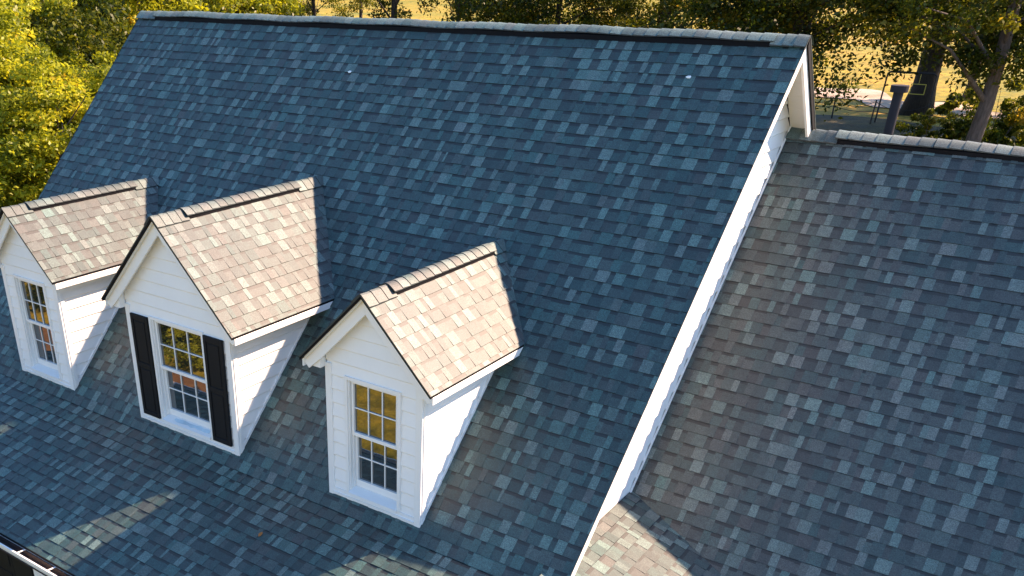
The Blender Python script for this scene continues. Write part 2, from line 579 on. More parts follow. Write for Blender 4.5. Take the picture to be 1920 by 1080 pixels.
# ridge vent and caps
fx = lambda t, s, h: (t, s, h)
mb = MB(); ridge_vent(mb, -10.13, -0.36, fx, TA, 0.118, 0.052, rng)
hpart(mb, 'ridge_vent', [VENT], roof)
mb = MB()
ridge_caps(mb, -L - 0.01, -10.13, fx, TA, 0.14, 0.004, rng, warm=0.2, dirn=-1, rr=0.4, light=0.25)
ridge_caps(mb, -10.16, -0.33, fx, TA, 0.13, 0.015, rng, wave=0.006, warm=0.2, dirn=-1, rr=0.8, light=0.25)
ridge_caps(mb, -0.36, 0.005, fx, TA, 0.14, 0.004, rng, warm=0.2, dirn=-1, rr=0.4, light=0.25)
hpart(mb, 'ridge_cap', [SH], roof, smooth=False)

# ---- gable wall and body walls
mb = MB()
HZ = GROUND
lap_siding(mb, (WX - 0.02, 0, 0), (0, 1, 0), (1, 0, 0), [(4.5, HZ), (4.5, -4.5 * TA - 0.05), (0, -0.07), (YK, ZK - 0.07), (YK, HZ)])
lap_siding(mb, (WX - 0.02, 0, 0), (0, 1, 0), (1, 0, 0), [(YK, HZ), (YK, ZK - 0.07), (-6.2, ZK + TB * (-6.2 - YK) - 0.07), (-6.2, HZ)])
hpart(mb, 'gable_wall', [WHITE])
mb = MB()
XL = -L + 0.27
lap_siding(mb, (XL, 0, 0), (0, 1, 0), (-1, 0, 0), [(4.5, HZ), (4.5, -4.5 * TA - 0.05), (0, -0.07), (YK, ZK - 0.07), (YK, HZ)])
lap_siding(mb, (XL, 0, 0), (0, 1, 0), (-1, 0, 0), [(YK, HZ), (YK, ZK - 0.07), (-6.2, ZK + TB * (-6.2 - YK) - 0.07), (-6.2, HZ)])
hpart(mb, 'gable_wall', [WHITE])
mb = MB()
lap_siding(mb, (0, -6.2, 0), (1, 0, 0), (0, -1, 0), [(XL, HZ), (WX, HZ), (WX, ZE), (XL, ZE)])
fw = hpart(mb, 'front_wall', [WHITE])
mb = MB()
lap_siding(mb, (0, 4.5, 0), (1, 0, 0), (0, 1, 0), [(XL, HZ), (WX, HZ), (WX, -4.6), (XL, -4.6)])
hpart(mb, 'back_wall', [WHITE])
# eave soffit, fascia
mb = MB()
mb.box(-L + 0.05, -0.05, -6.40, -6.18, ZE - 0.14, ZE - 0.125)
mb.box(-L + 0.05, -0.05, YE + 0.005, -6.40, ZE - 0.16, ZE - 0.037)
hpart(mb, 'eave_board', [TRIM])
# tall windows on the ground floor wall, mostly hidden below the gutter
for cx in (-6.79, -9.2, -4.3, -1.9):
    mb = MB()
    hw = 0.53
    zt, zb2 = ZE - 0.17, ZE - 2.2
    for s in (-1, 1):
        mb.box(cx + s * (hw + 0.08) - 0.1, cx + s * (hw + 0.08) + 0.1, -6.275, -6.205, zb2, zt)
    mb.box(cx - hw - 0.18, cx + hw + 0.18, -6.28, -6.205, zb2 - 0.1, zb2)
    f = hpart(mb, 'window_frame', [TRIM], fw)
    mb = MB()
    for s in (-1, 1):
        x0, x1 = sorted((cx, cx + s * (hw - 0.02)))
        mb.box(x0 + 0.004, x1, -6.262, -6.222, zb2, zt)
        for q in range(3):
            zz = zb2 + 0.12 + q * 0.66
            mb.box(x0 + 0.07, x1 - 0.06, -6.272, -6.262, zz, zz + 0.54)
    hpart(mb, 'panel', [BLACK], fw, bevel=0.004)

# gutter
mb = MB()
gy0, gy1, gz = YE - 0.135, YE - 0.004, ZE - 0.012
X0, X1 = -L + 0.03, -0.03
mb.box(X0, X1, gy0 + 0.004, gy1 - 0.002, gz - 0.10, gz - 0.092, 1)
mb.box(X0, X1, gy1 - 0.008, gy1, gz - 0.092, gz - 0.03, 1)
mb.prism([(gy0, gz - 0.005), (gy0 + 0.004, gz - 0.005), (gy0 + 0.012, gz - 0.05), (gy0 + 0.03, gz - 0.1), (gy0 + 0.024, gz - 0.103), (gy0 + 0.004, gz - 0.05)], X0, X1, lambda p, x: (x, p[0], p[1]), 0)
mb.box(X0, X1, gy0 - 0.002, gy0 + 0.018, gz - 0.006, gz, 0)
for x in (X0 - 0.004, X1):
    mb.box(x, x + 0.004, gy0 + 0.003, gy1, gz - 0.1, gz - 0.006, 0)
gut = hpart(mb, 'gutter', [TRIM, GUT])
x = -L + 0.38
while x < -0.2:
    mb = MB()
    mb.hexa([(x, gy0 + 0.01, gz - 0.012), (x + 0.022, gy0 + 0.01, gz - 0.012), (x + 0.022, gy1, gz - 0.022), (x, gy1, gz - 0.022),
             (x, gy0 + 0.01, gz - 0.008), (x + 0.022, gy0 + 0.01, gz - 0.008), (x + 0.022, gy1, gz - 0.018), (x, gy1, gz - 0.018)])
    hpart(mb, 'gutter_strap', [TRIM], gut)
    x += 0.60

# ---- right wing
SC_ = sqrt(1 + TC * TC)
WR = 6.2; WE = -3.9
mb = MB()
lo_v = (WY - WE) * SC_
shingle_slope(mb, (WX + 0.003, WY, WZ), (1, 0, 0), (0, -1, -TC), [(0, 0), (WR, 0), (WR, lo_v), (0, lo_v)], random.Random(31), v_off=0.05, warm=0.42, warp=0.0015)  # warmer front hue stands in for light bounced off the gable wall
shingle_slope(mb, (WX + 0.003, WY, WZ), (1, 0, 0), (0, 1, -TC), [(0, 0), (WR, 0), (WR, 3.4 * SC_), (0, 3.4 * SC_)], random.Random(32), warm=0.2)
wing = hpart(mb, 'wing_roof', [SH], recalc=False)
wing['label'] = "lower shingle roof of the wing joined to the tall gable wall"
mb = MB()
f = lambda p, x: (x, p[0], p[1])
WXR = WX + WR - 0.012
mb.prism([(WY, WZ - 0.004), (WE, WZ + TC * (WE - WY) - 0.004), (WE, WZ + TC * (WE - WY) - 0.05), (WY, WZ - 0.05)], WX + 0.004, WXR, f)
mb.prism([(WY, WZ - 0.004), (WY, WZ - 0.05), (WY + 3.4, WZ - 3.4 * TC - 0.05), (WY + 3.4, WZ - 3.4 * TC - 0.004)], WX + 0.004, WXR, f)
hpart(mb, 'drip_edge', [EDGE], wing)
rake_board(WXR - 0.03, WXR - 0.004, [(WY, WZ), (WE, WZ + TC * (WE - WY))], 0.17, parent=wing)
rake_board(WXR - 0.03, WXR - 0.004, [(WY, WZ), (WY + 3.38, WZ - 3.38 * TC)], 0.17, parent=wing)
fw_ = lambda t, s, h: (t, WY + s, WZ + h)
mb = MB(); ridge_vent(mb, 0.30, 5.4, fw_, TC, 0.118, 0.048, rng)
hpart(mb, 'ridge_vent', [VENT], wing)
mb = MB()
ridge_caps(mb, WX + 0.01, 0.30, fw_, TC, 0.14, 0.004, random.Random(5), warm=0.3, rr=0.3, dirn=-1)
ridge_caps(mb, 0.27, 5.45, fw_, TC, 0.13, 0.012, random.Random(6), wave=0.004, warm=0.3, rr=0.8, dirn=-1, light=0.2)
hpart(mb, 'ridge_cap', [SH], wing)
# step flashing where the wing roof meets the wall
mb = MB()
for i in range(60):
    a = WY - i * 0.1; b = a - 0.1
    if b < -3.0: break
    za = WZ + TC * (a - WY); zb_ = WZ + TC * (b - WY)
    mb.prism([(a, za + 0.012), (b, zb_ + 0.012), (b, zb_ + 0.045), (a, za + 0.045)], WX, WX + 0.016, f)
hpart(mb, 'wall_flashing', [TRIM], wing)
# wing walls
mb = MB()
lap_siding(mb, (WXR - 0.25, 0, 0), (0, 1, 0), (1, 0, 0), [(WY + 3.2, HZ), (WY + 3.2, WZ - 3.2 * TC - 0.06), (WY, WZ - 0.07), (WE + 0.3, WZ + TC * (WE + 0.3 - WY) - 0.06), (WE + 0.3, HZ)])
lap_siding(mb, (0, WE + 0.3, 0), (1, 0, 0), (0, -1, 0), [(WX, HZ), (WXR - 0.25, HZ), (WXR - 0.25, WZ + TC * (WE + 0.3 - WY) - 0.1), (WX, WZ + TC * (WE + 0.3 - WY) - 0.1)])
lap_siding(mb, (0, WY + 3.2, 0), (1, 0, 0), (0, 1, 0), [(WX, HZ), (WXR - 0.25, HZ), (WXR - 0.25, WZ - 3.2 * TC - 0.1), (WX, WZ - 3.2 * TC - 0.1)])
hpart(mb, 'wing_wall', [WHITE])
# flue pipe on the back slope of the wing
mb = MB()
px_, py_ = 0.555, 2.2
mb.tube([(px_, py_, -2.6), (px_, py_, -0.66)], [0.056, 0.056], 20)
mb.tube([(px_, py_, -2.25), (px_, py_, -2.05), (px_, py_, -2.04)], [0.17, 0.08, 0.062], 20)
pipe = hpart(mb, 'flue_pipe', [GALV], wing, smooth=False)
mb = MB()
mb.tube([(px_, py_, -0.70), (px_, py_, -0.695), (px_, py_, -0.625), (px_, py_, -0.620), (px_, py_, -0.612)], [0.06, 0.100, 0.102, 0.100, 0.02], 20)
hpart(mb, 'flue_cap', [GALV], wing)

# ---- side roof below the wall, its courses run along the wall and it falls to the right
SQ = sqrt(1 + QT * QT)
mb = MB()
y_hi, y_lo = -2.0, -6.42
LQ = 3.3
# polygon: only the part above the valley with the wing roof
def wing_z(y): return WZ + TC * (y - WY)
def valley_y(x): return WY + (QZ - QT * (x - WX) - WZ) / TC
yv0 = valley_y(WX) + 0.03; yv1 = valley_y(WX + LQ / SQ) + 0.03
shingle_slope(mb, (WX + 0.003, 0, QZ), (0, 1, 0), (1, 0, -QT), [(y_lo, 0), (yv0, 0), (yv1, LQ), (y_lo, LQ)], random.Random(41), warm=0.25)
side = hpart(mb, 'side_roof', [SH], recalc=False)
mb = MB()
def qz(x): return QZ - QT * (x - WX)
xe = WX + LQ / SQ
mb.prism([(WX + 0.004, qz(WX) - 0.004), (xe, qz(xe) - 0.004), (xe, qz(xe) - 0.05), (WX + 0.004, qz(WX) - 0.05)], y_lo + 0.01, -3.0, lambda p, y: (p[0], y, p[1]))
hpart(mb, 'drip_edge', [EDGE], side)
mb = MB()
lap_siding(mb, (0, -6.2, 0), (1, 0, 0), (0, -1, 0), [(WX, HZ), (xe - 0.2, HZ), (xe - 0.2, qz(xe) - 0.06), (WX, qz(WX) - 0.06)])
hpart(mb, 'side_wall', [WHITE], side)

# ------------------------------------------------------------------ dormers
def dormer(X, W, OS, OF, EZ, AZ_, win_hw, shutters, seed, label, vent):
    rg = random.Random(seed)
    h = W / 2
    out = h + OS
    sl_ = (AZ_ - EZ) / out
    yf = YD - OF
    S = sqrt(1 + sl_ * sl_)
    zr = ZB + AZ_
    y_back = zr / TA + 0.03
    y_eback = (ZB + EZ) / TA + 0.03
    Wh = EZ - 0.07 + sl_ * 0                      # wall height up to the boxed eave
    top_in = lambda x: ZB + AZ_ - sl_ * abs(x) - 0.06      # underside of roof deck at offset x
    # walls
    mb = MB()
    O = (X, YD + 0.022, ZB)
    whw = win_hw - 0.004
    wz0, wz1 = 0.10, 1.455
    eav = EZ + sl_ * OS - 0.06
    for (a, b) in ((-h + 0.01, -whw), (whw, h - 0.01)):
        za = AZ_ - sl_ * abs(a) - 0.06; zb_ = AZ_ - sl_ * abs(b) - 0.06
        lap_siding(mb, O, (1, 0, 0), (0, -1, 0), [(a, 0.02), (b, 0.02), (b, zb_), (a, za)])
    lap_siding(mb, O, (1, 0, 0), (0, -1, 0), [(-whw, wz1), (whw, wz1), (whw, AZ_ - sl_ * whw - 0.06), (0, AZ_ - 0.06), (-whw, AZ_ - sl_ * whw - 0.06)])
    for s in (1, -1):
        Hh = EZ - 0.03
        lap_siding(mb, (X + s * (h - 0.022), YD, ZB), (0, 1, 0), (s, 0, 0), [(0.01, 0.01 * TA), (0.01, Hh), (Hh / TA, Hh)])
    D = hpart(mb, 'dormer', [WHITE])
    D['label'] = label
    def sub(mb, name, mats, **k): return hpart(mb, name, mats, D, **k)
    # roof
    mb = MB()
    for s in (1, -1):
        shingle_slope(mb, (X, yf, zr), (0, 1, 0), (s, 0, -sl_), [(0, 0), (y_back - yf, 0), (y_eback - yf, out * S), (0, out * S)], rg, v_off=-0.03, warm=0.30)
    sub(mb, 'roof', [SH], recalc=False)
    mb = MB()
    for s in (1, -1):
        P = lambda x, y, d: (X + s * x, y, ZB + AZ_ - sl_ * x - d)
        a, b = 0.004, 0.030
        e_ = out - 0.004
        pts = [P(0, yf + 0.004, b), P(e_, yf + 0.004, b), P(e_, y_eback, b), P(0, y_back, b), P(0, yf + 0.004, a), P(e_, yf + 0.004, a), P(e_, y_eback, a), P(0, y_back, a)]
        mb.hexa(pts)
    sub(mb, 'drip_edge', [EDGE])
    # soffit under the front overhang
    mb = MB()
    for s in (1, -1):
        P = lambda x, y, d: (X + s * x, y, ZB + AZ_ - sl_ * x - d)
        n = 12
        for i in range(n):
            x0 = (out - 0.05) * i / n; x1 = (out - 0.05) * (i + 1) / n
            mb.hexa([P(x0, yf + 0.03, 0.060), P(x1, yf + 0.03, 0.064), P(x1, YD + 0.02, 0.064), P(x0, YD + 0.02, 0.060),
                     P(x0, yf + 0.03, 0.034), P(x1, yf + 0.03, 0.034), P(x1, YD + 0.02, 0.034), P(x0, YD + 0.02, 0.034)])
    sub(mb, 'soffit', [SOFF])
    # frieze strips on the wall under the soffit
    mb = MB()
    for s in (1, -1):
        mb.prism([(s * 0.0, AZ_ - 0.062), (s * (h + 0.01), AZ_ - 0.062 - sl_ * (h + 0.01)), (s * (h + 0.01), AZ_ - 0.10 - sl_ * (h + 0.01)), (s * 0.0, AZ_ - 0.10)],
                 YD - 0.022, YD + 0.004, lambda p, y: (X + p[0], y, ZB + p[1]))
    sub(mb, 'frieze', [SOFF])
    # barge boards: front face just behind the shingle overhang
    for s in (1, -1):
        mb = MB()
        e_ = out - 0.012
        bd = 0.165
        mb.prism([(0, AZ_ - 0.031), (s * e_, AZ_ - sl_ * e_ - 0.031), (s * e_, AZ_ - sl_ * e_ - 0.075), (s * (e_ - 0.06), AZ_ - sl_ * e_ - 0.13), (s * (h - 0.03), AZ_ - sl_ * (h - 0.03) - bd - 0.045), (0, AZ_ - bd - 0.045)],
                 yf + 0.07, yf + 0.097, lambda p, y: (X + p[0], y, ZB + p[1]))
        sub(mb, 'barge_board', [TRIM], bevel=0.003)
    # boxed eaves along both sides
    for s in (1, -1):
        mb = MB()
        xo = out - 0.018
        zt = EZ - 0.032
        zt = AZ_ - sl_ * xo - 0.031
        zti = AZ_ - sl_ * (h + 0.001) - 0.031
        zb_ = EZ - 0.095
        yb = y_eback + 0.0
        mb.prism([(xo, zt), (h + 0.001, zti), (h + 0.001, zb_), (xo, zb_)], yf + 0.098, (ZB + EZ) / TA + 0.06, lambda p, y: (X + s * p[0], y, ZB + p[1]))
        mb.prism([(xo + 0.016, zt - 0.016), (xo + 0.001, zt), (xo + 0.001, zb_ - 0.006), (xo + 0.016, zb_ - 0.006)], yf + 0.05, (ZB + EZ) / TA - 0.02, lambda p, y: (X + s * p[0], y, ZB + p[1]))
        sub(mb, 'eave_box', [TRIM])
        mb = MB()
        # frieze at wall top, roofline trim and corner board
        mb.prism([(YD + 0.06, EZ - 0.22), (YD + 0.06, EZ - 0.097), (YD + (EZ - 0.097) / TA, EZ - 0.097), (YD + (EZ - 0.22) / TA, EZ - 0.22)], h - 0.01, h + 0.006, lambda p, x: (X + s * x, p[0], ZB + p[1]))
        mb.prism([(YD + 0.05, 0.05 * TA + 0.01), (YD + 0.05, 0.05 * TA + 0.055), (YD + (EZ - 0.2) / TA - 0.03, EZ - 0.2), (YD + (EZ - 0.2) / TA + 0.02, EZ - 0.2)], h - 0.012, h + 0.008, lambda p, x: (X + s * x, p[0], ZB + p[1]))
        sub(mb, 'side_trim', [TRIM])
        mb = MB()
        mb.box(*sorted((X + s * (h - 0.078), X + s * (h + 0.002))), YD - 0.004, YD + 0.024, ZB - 0.01, ZB + EZ - 0.05)
        mb.prism([(YD + 0.0245, 0.0), (YD + 0.0245, EZ - 0.098), (YD + 0.085, EZ - 0.098), (YD + 0.085, 0.09)], h - 0.012, h + 0.0105, lambda p, x: (X + s * x, p[0], ZB + p[1]))
        sub(mb, 'corner_board', [TRIM], bevel=0.002)
    # base band
    mb = MB()
    mb.box(X - h + 0.079, X + h - 0.079, YD - 0.002, YD + 0.022, ZB - 0.02, ZB + 0.098)
    mb.box(X - h + 0.079, X + h - 0.079, YD - 0.016, YD - 0.002, ZB + 0.035, ZB + 0.05)
    sub(mb, 'base_board', [TRIM])
    # window casing and jambs
    g = win_hw
    mb = MB()
    y0, y1 = YD - 0.012, YD + 0.024
    mb.box(X - g, X - g + 0.035, y0, y1, ZB + 0.10, ZB + 1.47)
    mb.box(X + g - 0.035, X + g, y0, y1, ZB + 0.10, ZB + 1.47)
    mb.box(X - g + 0.035, X + g - 0.035, y0 + 0.001, y1, ZB + 1.435, ZB + 1.469)
    # stepped jamb tracks
    for s in (1, -1):
        xa = X + s * (g - 0.035)
        mb.box(*sorted((xa, xa - s * 0.016)), YD + 0.008, YD + 0.15, ZB + 0.12, ZB + 1.45)
        mb.box(*sorted((xa - s * 0.016, xa - s * 0.03)), YD + 0.05, YD + 0.15, ZB + 0.12, ZB + 1.45)
    mb.box(X - g + 0.03, X + g - 0.03, YD + 0.008, YD + 0.14, ZB + 1.425, ZB + 1.4345)
    mb.box(X - g - 0.05, X + g + 0.05, YD + 0.15, YD + 0.17, ZB + 0.05, ZB + 1.5)
    sub(mb, 'window_frame', [TRIM])
    # sashes
    gw = g - 0.07
    for nm, za, zb_, yy, gx in (('up', 0.80, 1.43, 0.03, gw), ('lo', 0.165, 0.845, 0.075, gw - 0.008)):
        mb = MB()
        st = 0.028
        xa, xb = X - gx, X + gx
        t0, t1 = YD + yy, YD + yy + 0.035
        bot = 0.04 if nm == 'up' else 0.085
        mb.box(xa - 0.012, xa + st - 0.012, t0, t1, ZB + za, ZB + zb_)
        mb.box(xb - st + 0.012, xb + 0.012, t0, t1, ZB + za, ZB + zb_)
        mb.box(xa + st - 0.012, xb - st + 0.012, t0, t1, ZB + zb_ - 0.035, ZB + zb_)
        mb.box(xa + st - 0.012, xb - st + 0.012, t0 - 0.001, t1, ZB + za, ZB + za + bot)
        ix0, ix1 = xa + st - 0.012, xb - st + 0.012
        iz0, iz1 = ZB + za + bot, ZB + zb_ - 0.035
        for k in (1, 2):
            xm = ix0 + (ix1 - ix0) * k / 3
            mb.box(xm - 0.006, xm + 0.006, t0 + 0.012, t0 + 0.026, iz0, iz1)
        zm = (iz0 + iz1) / 2
        for k in range(3):
            xm0 = ix0 + (ix1 - ix0) * k / 3 + (0.0085 if k else 0); xm1 = ix0 + (ix1 - ix0) * (k + 1) / 3 - (0.0085 if k < 2 else 0)
            mb.box(xm0, xm1, t0 + 0.0125, t0 + 0.0255, zm - 0.006, zm + 0.006)
        sub(mb, 'sash', [TRIM], bevel=0.0015)
        mb = MB()
        mb.box(ix0 - 0.004, ix1 + 0.004, t0 + 0.027, t0 + 0.031, iz0 - 0.004, iz1 + 0.004)
        sub(mb, 'window_pane', [GLASS])
    # sill
    mb = MB()
    mb.prism([(YD - 0.035, 0.095), (YD - 0.035, 0.12), (YD + 0.075, 0.165), (YD + 0.075, 0.095)], X - g + 0.036, X + g - 0.036, lambda p, x: (x, p[0], ZB + p[1]))
    sub(mb, 'sill', [TRIM])
    if shutters:
        mb = MB()
        n = 10
        r3 = random.Random(8)
        top = []; bot = []
        xa, xb = X - 0.26, X + g - 0.10
        for i in range(n + 1):
            x_ = xa + (xb - xa) * i / n
            c = 0.25 - 0.012 * i + r3.uniform(-0.01, 0.01) - 0.02 
            zz = 0.235 if i > 2 else 0.225
            k0 = 0.42 + r3.uniform(-0.12, 0.06); k1 = 0.80 + r3.uniform(-0.1, 0.1)
            P = lambda k: (x_, YD - 0.035 + 0.11 * k, ZB + 0.122 + 0.045 * k)
            top.append(P(k1)); bot.append(P(k0))
        for i in range(n):
            q = [bot[i], bot[i + 1], top[i + 1], top[i]]
            mb.hexa([tuple(a) for a in q] + [(a[0], a[1], a[2] + 0.0025) for a in q])
        o = sub(mb, 'protective_film', [FILM])
        o['label'] = "pale blue strip of protective film on the sill"
        for s in (1, -1):
            mb = MB()
            xa, xb = sorted((X + s * (g + 0.012), X + s * (h - 0.105)))
            y0, y1 = YD - 0.03, YD + 0.0
            za, zb_ = ZB + 0.105, ZB + 1.445
            mb.box(xa, xb, y0 + 0.012, y1, za, zb_)
            st = 0.045
            zm = (za + zb_) / 2 + 0.02
            mb.box(xa, xa + st, y0, y0 + 0.012, za, zb_)
            mb.box(xb - st, xb, y0, y0 + 0.012, za, zb_)
            for (p, q) in ((za, za + 0.06), (zm - 0.03, zm + 0.03), (zb_ - 0.06, zb_)):
                mb.box(xa + st, xb - st, y0 + 0.0005, y0 + 0.012, p, q)
            for (p, q) in ((za + 0.085, zm - 0.055), (zm + 0.055, zb_ - 0.085)):
                mb.box(xa + st + 0.025, xb - st - 0.025, y0 + 0.004, y0 + 0.012, p, q)
            sub(mb, 'shutter', [BLACK], bevel=0.003)
    # ridge vent and caps
    fd = lambda t, s, hh: (X + s, YD + t, zr + hh)
    mb = MB(); ridge_vent(mb, vent[0], vent[1], fd, sl_, 0.096, 0.048, rg)
    sub(mb, 'ridge_vent', [VENT])
    mb = MB()
    ridge_caps(mb, -OF - 0.004, vent[0] + 0.0, fd, sl_, 0.115, 0.006, rg, e=0.13, warm=0.45, dirn=-1, rr=0.12)
    ridge_caps(mb, vent[0] - 0.03, vent[1] + 0.03, fd, sl_, 0.107, 0.013, rg, e=0.13, warm=0.45, dirn=-1, rr=0.6)
    ridge_caps(mb, vent[1], y_back - YD - 0.03, fd, sl_, 0.115, 0.006, rg, e=0.13, warm=0.3, dirn=-1, rr=0.12)
    sub(mb, 'ridge_cap', [SH])
    return D

dormer(-8.212, 1.24, 0.206, 0.174, 1.606, 2.4225, 0.36, False, 11, "small left dormer with a bare window", (0.20, 1.90))
dormer(-5.268, 1.812, 0.220, 0.171, 1.589, 2.7275, 0.475, True, 12, "wide middle dormer with black shutters beside its window", (0.30, 2.14))
dormer(-2.326, 1.24, 0.206, 0.174, 1.606, 2.4225, 0.36, False, 33, "small right dormer with a bare window", (0.26, 2.07))

# ------------------------------------------------------------------ ground
mb = MB()
n = 60
R0 = 900
rg = random.Random(2)
def gh(x, y):
    r = math.hypot(x, y)
    k = min(1, max(0, (r - 25) / 60))
    return GROUND + k * (0.35 * sin(x * 0.045 + 1) + 0.3 * sin(y * 0.06) + 0.12 * sin(x * 0.21) * sin(y * 0.17 + 2))
cs = [math.copysign(abs(t) ** 2.2, t) * R0 for t in np.linspace(-1, 1, 121)]
vs = [(x, y, gh(x, y)) for y in cs for x in cs]
nn = len(cs)
fs = [(j * nn + i, j * nn + i + 1, (j + 1) * nn + i + 1, (j + 1) * nn + i) for j in range(nn - 1) for i in range(nn - 1)]
me = bpy.data.meshes.new('ground'); me.from_pydata(vs, [], fs); me.materials.append(GRASS)
me.polygons.foreach_set('use_smooth', [True] * len(fs))
tag(link('ground', me), kind='structure')

def patch(name, pts, m, seed, off=0.03):
    rg = random.Random(seed)
    mb = MB()
    # smooth closed outline -> fan of rings that follow the ground
    cx = sum(p[0] for p in pts) / len(pts); cy = sum(p[1] for p in pts) / len(pts)
    out = []
    for i in range(len(pts)):
        a = pts[i - 1]; b = pts[i]; c = pts[(i + 1) % len(pts)]; d = pts[(i + 2) % len(pts)]
        for k in range(8):
            t = k / 8
            f = lambda j: 0.5 * ((2 * b[j]) + (-a[j] + c[j]) * t + (2 * a[j] - 5 * b[j] + 4 * c[j] - d[j]) * t * t + (-a[j] + 3 * b[j] - 3 * c[j] + d[j]) * t ** 3)
            out.append((f(0) + rg.uniform(-0.12, 0.12), f(1) + rg.uniform(-0.12, 0.12)))
    rings = []
    for s in (1.0, 0.75, 0.5, 0.25):
        rings.append([(cx + (x - cx) * s, cy + (y - cy) * s) for x, y in out])
    P = lambda q: (q[0], q[1], gh(*q) + off)
    m_ = len(out)
    for r in range(3):
        for i in range(m_):
            j = (i + 1) % m_
            mb.face([P(rings[r][i]), P(rings[r][j]), P(rings[r + 1][j]), P(rings[r + 1][i])])
    for i in range(m_):
        j = (i + 1) % m_
        mb.face([P(rings[3][i]), P(rings[3][j]), P((cx, cy))])
    o = mb.build(name, [m])
    return tag(o, kind='structure')
patch('dirt_path', [(-30, 77), (-23, 76.5), (-18.5, 71.0), (-15.5, 72.0), (-12.5, 67.2), (-9, 67.6), (-5, 64.2), (0, 64.6), (6, 62), (7, 64), (0, 66.2), (-5, 68.2), (-8.5, 73.5), (-12, 72.5), (-15, 79.0), (-20, 78.0), (-25, 83.5), (-30, 81)], SAND, 3, 0.07)
patch('mulch_bed', [(-24, -9.8), (-18, -9.6), (-13.0, -9.8), (-12.5, -11.2), (-17, -11.7), (-25, -11.4)], STRAW, 4, 0.03)

patch('yard_shade', [(-17, 44), (-6, 40), (6, 38), (16, 44), (14, 56), (4, 59.5), (-5, 57.5), (-11, 60.5), (-16, 58)], YARD_SHADE, 5, 0.05)  # dark sheet over the lawn, painted to deepen the shade under the trees
# ------------------------------------------------------------------ trees
def crown_mesh(name, seed, rad, clumps, per, size, m, flat=0.6, hollow=0.35, low=-1.0, droop=0.0):
    r = np.random.default_rng(seed)
    C_ = []
    while len(C_) < clumps:
        p = r.uniform(-1, 1, 3)
        d = np.linalg.norm(p)
        if d > 1 or d < hollow * r.random() * 1.6: continue
        if p[2] < low: continue
        wob = 1 + 0.25 * sin(4 * p[0] + seed) * cos(5 * p[1] + seed) 
        C_.append(p * wob * np.array(rad))
    C_ = np.array(C_)
    cr = r.uniform(0.6, 1.35, clumps) * (rad[0] * 0.16)
    tone_c = np.clip(r.normal(0.42, 0.17, clumps), 0.02, 0.95)
    idx = np.repeat(np.arange(clumps), per)
    n = len(idx)
    g = r.normal(0, 1, (n, 3)); g /= np.linalg.norm(g, axis=1)[:, None]
    rr = r.random(n) ** 0.45
    pos = C_[idx] + g * (rr * cr[idx])[:, None] * np.array([1.15, 1.15, flat])
    pos[:, 2] -= droop * r.random(n) ** 2 * cr[idx]
    # leaf frames
    nrm = r.normal(0, 1, (n, 3)) + np.array([0, 0, 0.9]); nrm /= np.linalg.norm(nrm, axis=1)[:, None]
    a = np.cross(nrm, r.normal(0, 1, (n, 3))); a /= np.linalg.norm(a, axis=1)[:, None]
    b = np.cross(nrm, a)
    s = size * r.uniform(0.55, 1.3, n)[:, None]
    v = np.empty((n, 4, 3))
    v[:, 0] = pos - a * s; v[:, 1] = pos - b * s * 0.55 + nrm * s * 0.12; v[:, 2] = pos + a * s; v[:, 3] = pos + b * s * 0.55 + nrm * s * 0.12
    me = bpy.data.meshes.new(name)
    me.vertices.add(n * 4); me.vertices.foreach_set('co', v.ravel())
    me.loops.add(n * 4); me.loops.foreach_set('vertex_index', np.arange(n * 4))
    me.polygons.add(n)
    me.polygons.foreach_set('loop_start', np.arange(n) * 4)
    me.polygons.foreach_set('loop_total', np.full(n, 4))
    me.update(calc_edges=True)
    at = me.attributes.new('tone', 'FLOAT_COLOR', 'CORNER')
    tn = np.clip(tone_c[idx] + r.normal(0, 0.12, n), 0, 1)
    col = np.ones((n, 4)); col[:, 0] = tn; col[:, 1] = tn; col[:, 2] = tn
    at.data.foreach_set('color', np.repeat(col, 4, axis=0).ravel().astype(np.float32))
    me.materials.append(m)
    return me, C_

def trunk_mesh(name, seed, r0, height, centre, targets, m, lean=(0, 0), limbs=14):
    rg = random.Random(seed)
    mb = MB()
    n = 9
    pts = []; rads = []
    for i in range(n):
        k = i / (n - 1)
        pts.append((lean[0] * k * height + rg.uniform(-1, 1) * r0 * 0.25 * (i > 0), lean[1] * k * height + rg.uniform(-1, 1) * r0 * 0.25 * (i > 0), -0.3 + k * height))
        rads.append(r0 * (1.45 if i == 0 else 1 - 0.62 * k))
    mb.tube(pts, rads, 12)
    ts = sorted(targets, key=lambda q: rg.random())[:limbs]
    for t in ts:
        e = np.array([t[0], t[1], t[2] + centre])
        k = min(0.95, max(0.3, (e[2] - rg.uniform(0.8, 2.5)) / height))
        j = k * (n - 1); i = int(j); f_ = j - i
        s = np.array(pts[i]) * (1 - f_) + np.array(pts[min(i + 1, n - 1)]) * f_
        rr = rads[i] * 0.42
        mid = s * 0.5 + e * 0.5 + np.array([rg.uniform(-.4, .4), rg.uniform(-.4, .4), rg.uniform(0.0, 0.7)])
        mb.tube([s, s * 0.6 + mid * 0.4, mid, e], [rr, rr * 0.72, rr * 0.45, rr * 0.12], 6, cap=False)
    me_o = mb.build(name, [m], smooth=True)
    return me_o

